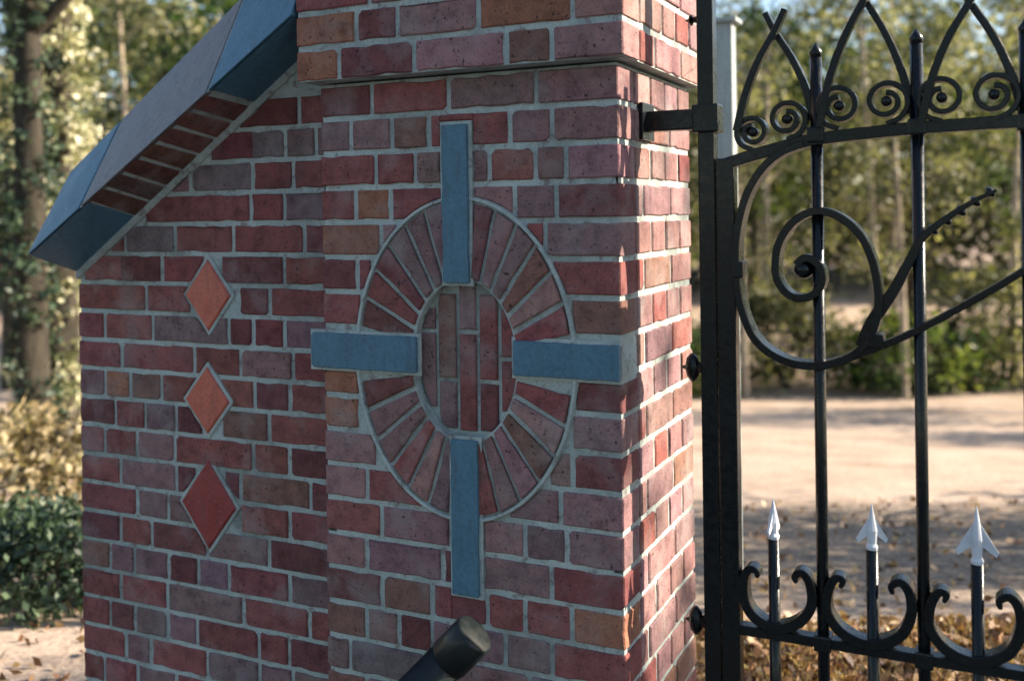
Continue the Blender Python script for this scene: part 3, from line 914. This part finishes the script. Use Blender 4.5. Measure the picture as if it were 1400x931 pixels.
KINDS = {
 'broad': (tree_meshes(3, 7.5, .17, 2.3, .28, 130, 60, .085, .30), M_BARK, M_LEAF_G),
 'olive': (tree_meshes(5, 8.5, .15, 2.1, .25, 120, 55, .08, .28), M_BARK, M_LEAF_O),
 'pale': (tree_meshes(8, 9.0, .10, 1.6, .35, 60, 45, .07, .30, .03), M_PALE, M_LEAF_O),
}
def add_tree(kind, lat, dep, sc, rot, label, group='trees behind the gate and wall'):
    (tm, cm), bm_, lm = KINDS[kind]
    x, y = place(lat, dep)
    o = thing('tree', label, 'tree', (x, y, gz(x, y)), group)
    o.scale = (sc,)*3; o.rotation_euler = (0, 0, rot)
    a = link('trunk', tm, bm_, o); b = link('crown', cm, lm, o); tag(b, kind='stuff') if False else None
    return o
TREES = [
 ('broad', .2, 24, 1.0, .3, 'green broad tree straight behind the pier edge, beyond the sandy ground'),
 ('olive', 3.2, 22, .95, 1.2, 'olive leaved tree behind the large gate scroll'),
 ('broad', 6.0, 25, 1.1, 2.2, 'green tree behind the second tall gate bar'),
 ('pale', 7.2, 20, .95, .7, 'slim pale barked tree between the tall gate bars'),
 ('pale', 8.1, 21.5, .9, 2.9, 'slim pale leaning tree just left of the second tall bar'),
 ('olive', 9.5, 24, 1.1, 4.0, 'olive brown tree filling the upper right of the gate'),
 ('broad', 11.5, 21, .9, 5.1, 'green tree at the right edge of the picture'),
 ('pale', 4.9, 19.5, .8, 5.6, 'thin pale tree right of the large scroll'),
 ('olive', -9.5, 19, 1.0, .9, 'olive tree at the far left beyond the ivy trunk'),
 ('broad', -7.0, 20, 1.0, 3.6, 'green tree above the foot of the coping'),
 ('broad', -4.6, 18, 1.05, 1.9, 'bushy green tree above the middle of the coping'),
 ('pale', 3.9, 17, .7, .4, 'thin pale trunk close behind the large scroll, right side'),
 ('pale', 2.4, 18.5, .8, 3.3, 'thin pale trunk seen inside the large scroll'),
 ('pale', 6.4, 16.5, .65, 1.7, 'thin crooked pale tree near the second tall bar'),
 ('pale', 8.9, 18.0, .8, 4.6, 'thin pale tree near the right edge behind the gate'),
 ('pale', -5.6, 15, .8, 2.4, 'pale barked tree rising above the brick part of the coping'),
]
for a in TREES: add_tree(*a)

def shrub(lat, dep, h, w, label, m, seed, n_cl=60, per=50, ls=.05, cs=.12, group='shrubs beyond the gate'):
    x, y = place(lat, dep); rng = np.random.default_rng(seed); rr = random.Random(seed)
    o = thing('shrub', label, 'shrub', (x, y, gz(x, y)), group)
    parts = []
    for i in range(6):
        a = i*1.05+rr.random(); L = w*.5*rr.uniform(.5, .9)
        parts.append(limb([Vector((0, 0, -.1)), Vector((math.cos(a)*L*.4, math.sin(a)*L*.4, h*.4)), Vector((math.cos(a)*L, math.sin(a)*L, h*rr.uniform(.7, .95)))], .018*h+.005, .004, 5))
    V, Fc = merge(parts)
    link('stem', pyd('stem', V, Fc), M_BARK, o)
    def fn(g):
        a = g.uniform(0, 2*PI); q = math.sqrt(g.uniform(0, 1)); z = g.uniform(.08, 1)
        k = math.sqrt(max(0, 1-(z-.35)**2/.5))
        return (math.cos(a)*q*w/2*k, math.sin(a)*q*w/2*k, z*h)
    C_, T_ = clumps(rng, n_cl, per, cs, fn)
    link('foliage', leaves('foliage', C_, ls, rng, tone=T_), m, o)
    return o
SH = [(2.7, 17.6, 1.2, 2.3, 'low green shrub under the large gate scroll', M_LEAF_G), (4.9, 18.2, 1.8, 2.6, 'green shrub between the scroll and the second tall bar', M_LEAF_O),
      (6.9, 17.4, 1.3, 2.7, 'dark green shrub behind the second tall bar', M_LEAF_G), (8.6, 17.8, 1.9, 3.0, 'large shrub at the right edge behind the gate', M_LEAF_O),
      (.9, 18.5, 2.0, 2.6, 'dark shrub just right of the pier', M_LEAF_O), (10.8, 17.5, 1.4, 2.6, 'shrub at the far right behind the sweeping gate bar', M_LEAF_O)]
for i, (l, d, h, w, lab, m) in enumerate(SH): shrub(l, d, h, w, lab, m, 30+i, 75, 50, .07, .18)
shrub(-1.98, 4.3, .36, 1.0, 'dark low shrub at the foot of the wing wall, bottom left', M_LEAF_D, 51, 90, 60, .022, .06, None)
shrub(-3.05, 6.0, .62, 1.5, 'dry brown scrub beside the left end of the wing wall', M_SCRUB, 52, 80, 60, .035, .1, None)
# ivy-clad trunk left of the wall
x, y = place(-3.74, 8.3)
ivy = thing('ivy_tree', 'tree trunk wrapped in sunlit yellow green ivy left of the wing wall', 'tree', (x, y, gz(x, y)))
V, Fc = limb([Vector((0, 0, -.3)), Vector((.02, 0, 1.5)), Vector((-.03, .03, 3)), Vector((.05, .02, 5.2))], .15, .10, 12)
link('trunk', pyd('trunk', V, Fc, True), M_BARK, ivy)
rng = np.random.default_rng(77)
def fn(g):
    a = g.uniform(0, 2*PI); z = g.uniform(0, 5); r_ = .17+.09*g.random()+.05*math.sin(z*3)
    return (math.cos(a)*r_, math.sin(a)*r_, z)
C_, T_ = clumps(rng, 420, 22, .06, fn)
link('ivy_leaves', leaves('ivy_leaves', C_, .032, rng, tone=T_**.45), M_LEAF_Y, ivy)
x, y = place(-3.68, 7.7)
dk = thing('dark_tree', 'dark ivy clad tree trunk at the far left behind the coping nose', 'tree', (x, y, gz(x, y)))
V, Fc = merge([limb([Vector((0, 0, -.3)), Vector((.01, 0, 1.8)), Vector((-.03, .03, 4)), Vector((-.1, .02, 7.5))], .12, .08, 12),
  limb([Vector((0, 0, 1.6)), Vector((-.5, 0, 1.9)), Vector((-1.1, .2, 2.9))], .05, .015, 6), limb([Vector((-.05, 0, 3.4)), Vector((.5, .1, 3.9)), Vector((1.1, .2, 5))], .06, .015, 6)])
link('trunk', pyd('trunk', V, Fc, True), M_BARK, dk)
def fn(g):
    a = g.uniform(0, 2*PI); z = g.uniform(0, 6.5)
    return (math.cos(a)*g.uniform(.1, .2), math.sin(a)*g.uniform(.1, .2), z)
C_, T_ = clumps(np.random.default_rng(5), 260, 22, .05, fn)
link('foliage', leaves('foliage', C_, .03, np.random.default_rng(6), tone=T_), M_LEAF_D, dk)
# far wood behind everything
rng = np.random.default_rng(9)
def fn(g):
    lat = g.uniform(-26, 30); dep = g.uniform(29, 38); x, y = place(lat, dep)
    top = 8.6+1.6*math.sin(lat*.9)+1.1*math.sin(lat*2.3+1)-4.5*math.exp(-((lat-9)/1.3)**2)-4*math.exp(-((lat-13.2)/1.2)**2)-4*math.exp(-((lat+16)/1.2)**2)
    return (x, y, gz(x, y)+g.uniform(0, 1)**.8*(top))
C_, T_ = clumps(rng, 2100, 60, .5, fn)
fw = link('far_wood', leaves('far_wood', C_, .16, rng, tone=T_), M_LEAF_O)
tag(fw, 'distant olive and green woodland behind the gate', 'woodland', kind='stuff')
# grey post behind the hinge
x, y = place(.852, 4.0)
gp = thing('grey_post', 'pale grey square post with a flat cap standing behind the gate hinge', 'post', (x, y, gz(x, y)))
zt = 2.275
bevbox('shaft', x-.036, x+.036, y-.036, y+.036, gz(x, y)-.2, zt, M_GREY, gp, .004)
bevbox('cap', x-.058, x+.058, y-.058, y+.058, zt, zt+.018, M_GREY, gp, .004)
# fallen leaves on the ground
rng = np.random.default_rng(21)
L_ = []
for _ in range(2600):
    d = rng.uniform(1.8, 6.5); l = rng.uniform(-1, 1)*(d*.62+.3)
    x, y = place(l, d)
    if PX0-1 < x < .05 and 0 < y < PD: continue
    L_.append((x, y, gz(x, y)+.012))
for _ in range(9000):
    d = rng.uniform(2.7, 3.75); l = rng.uniform(.4, 2.6); x, y = place(l, d)
    if y > GY+.2: L_.append((x, y, gz(x, y)+rng.uniform(.004, .045)))
fl = link('fallen_leaves', leaves('fallen_leaves', np.array(L_), .024, rng), leaf_mat('leaves_fallen', [(.06, .03, .02), (.22, .11, .055), (.42, .26, .14), (.6, .46, .3)], .15))
tag(fl, 'dry tan fallen leaves scattered on the ground', 'leaf litter', kind='stuff')
# shade trees to the right of the picture, on the sun side: their shadows dapple the drive
for i, (l, d, s, r_) in enumerate(((7.2, 5.6, .62, 1.0), (8.9, 13.4, .62, 2.0), (8.6, -1.3, .95, 4.0), (9.44, 2.1, .71, 2.5), (9.5, 10.4, .36, 5.))):
    add_tree('broad', l, d, s, r_, ['green tree standing right of the drive, outside the picture', 'green tree farther down on the right of the drive', 'tall green tree to the right of the wall, outside the picture', 'green tree between the tall one and the drive, outside the picture', 'small green tree on the sunny side of the sandy ground, outside the picture'][i], None)
# the rest of the wood, behind the photographer
for i, (l, d, k, s, lab) in enumerate(((-5, -5.5, 'broad', .9, 'green tree behind the photographer, left'), (-.5, -7.5, 'olive', .95, 'olive tree right behind the photographer'), (4.5, -8, 'broad', .9, 'green tree behind the photographer, right'), (-8.5, -1.5, 'broad', .8, 'green tree far left of the photographer'), (-10, 6, 'olive', .8, 'olive tree left of the ivy trunk, outside the picture'))):
    add_tree(k, l, d, s, i*1.3, lab, None)
# straw-coloured grass along the inner side of the gate
rng = np.random.default_rng(31)
P = []
for _ in range(5000):
    d = rng.uniform(2.75, 3.75); l = rng.uniform(.45, 2.4)
    x, y = place(l, d)
    if y < GY+.25: continue
    P.append((x, y, gz(x, y), rng.uniform(.03, .09), rng.uniform(0, 2*PI), rng.normal(0, .35), rng.normal(0, .35)))
P = np.array(P); N_ = len(P)
w_ = .0022
ca, sa = np.cos(P[:, 4])*w_, np.sin(P[:, 4])*w_
T3 = np.stack([np.stack([P[:, 0]-ca, P[:, 1]-sa, P[:, 2]-.003], 1), np.stack([P[:, 0]+ca, P[:, 1]+sa, P[:, 2]-.003], 1), np.stack([P[:, 0]+P[:, 5]*P[:, 3], P[:, 1]+P[:, 6]*P[:, 3], P[:, 2]+P[:, 3]], 1)], 1).reshape(-1, 3)
me = bpy.data.meshes.new('dry_grass')
me.vertices.add(3*N_); me.vertices.foreach_set('co', T3.astype(np.float32).ravel())
me.loops.add(3*N_); me.loops.foreach_set('vertex_index', np.arange(3*N_, dtype=np.int32))
me.polygons.add(N_); me.polygons.foreach_set('loop_start', np.arange(0, 3*N_, 3, dtype=np.int32)); me.polygons.foreach_set('loop_total', np.full(N_, 3, dtype=np.int32))
me.update(calc_edges=True)
at = me.attributes.new('leaf_tone', 'FLOAT', 'FACE'); at.data.foreach_set('value', rng.uniform(0, 1, N_).astype(np.float32))
dg = link('dry_grass', me, leaf_mat('straw', [(.10, .07, .03), (.30, .19, .10), (.5, .34, .2), (.66, .5, .34)], .3))
tag(dg, 'short tan dry grass just behind the gate', 'grass', kind='stuff')
for o in bpy.data.objects:
    if o.get('group') == 'None': del o['group']
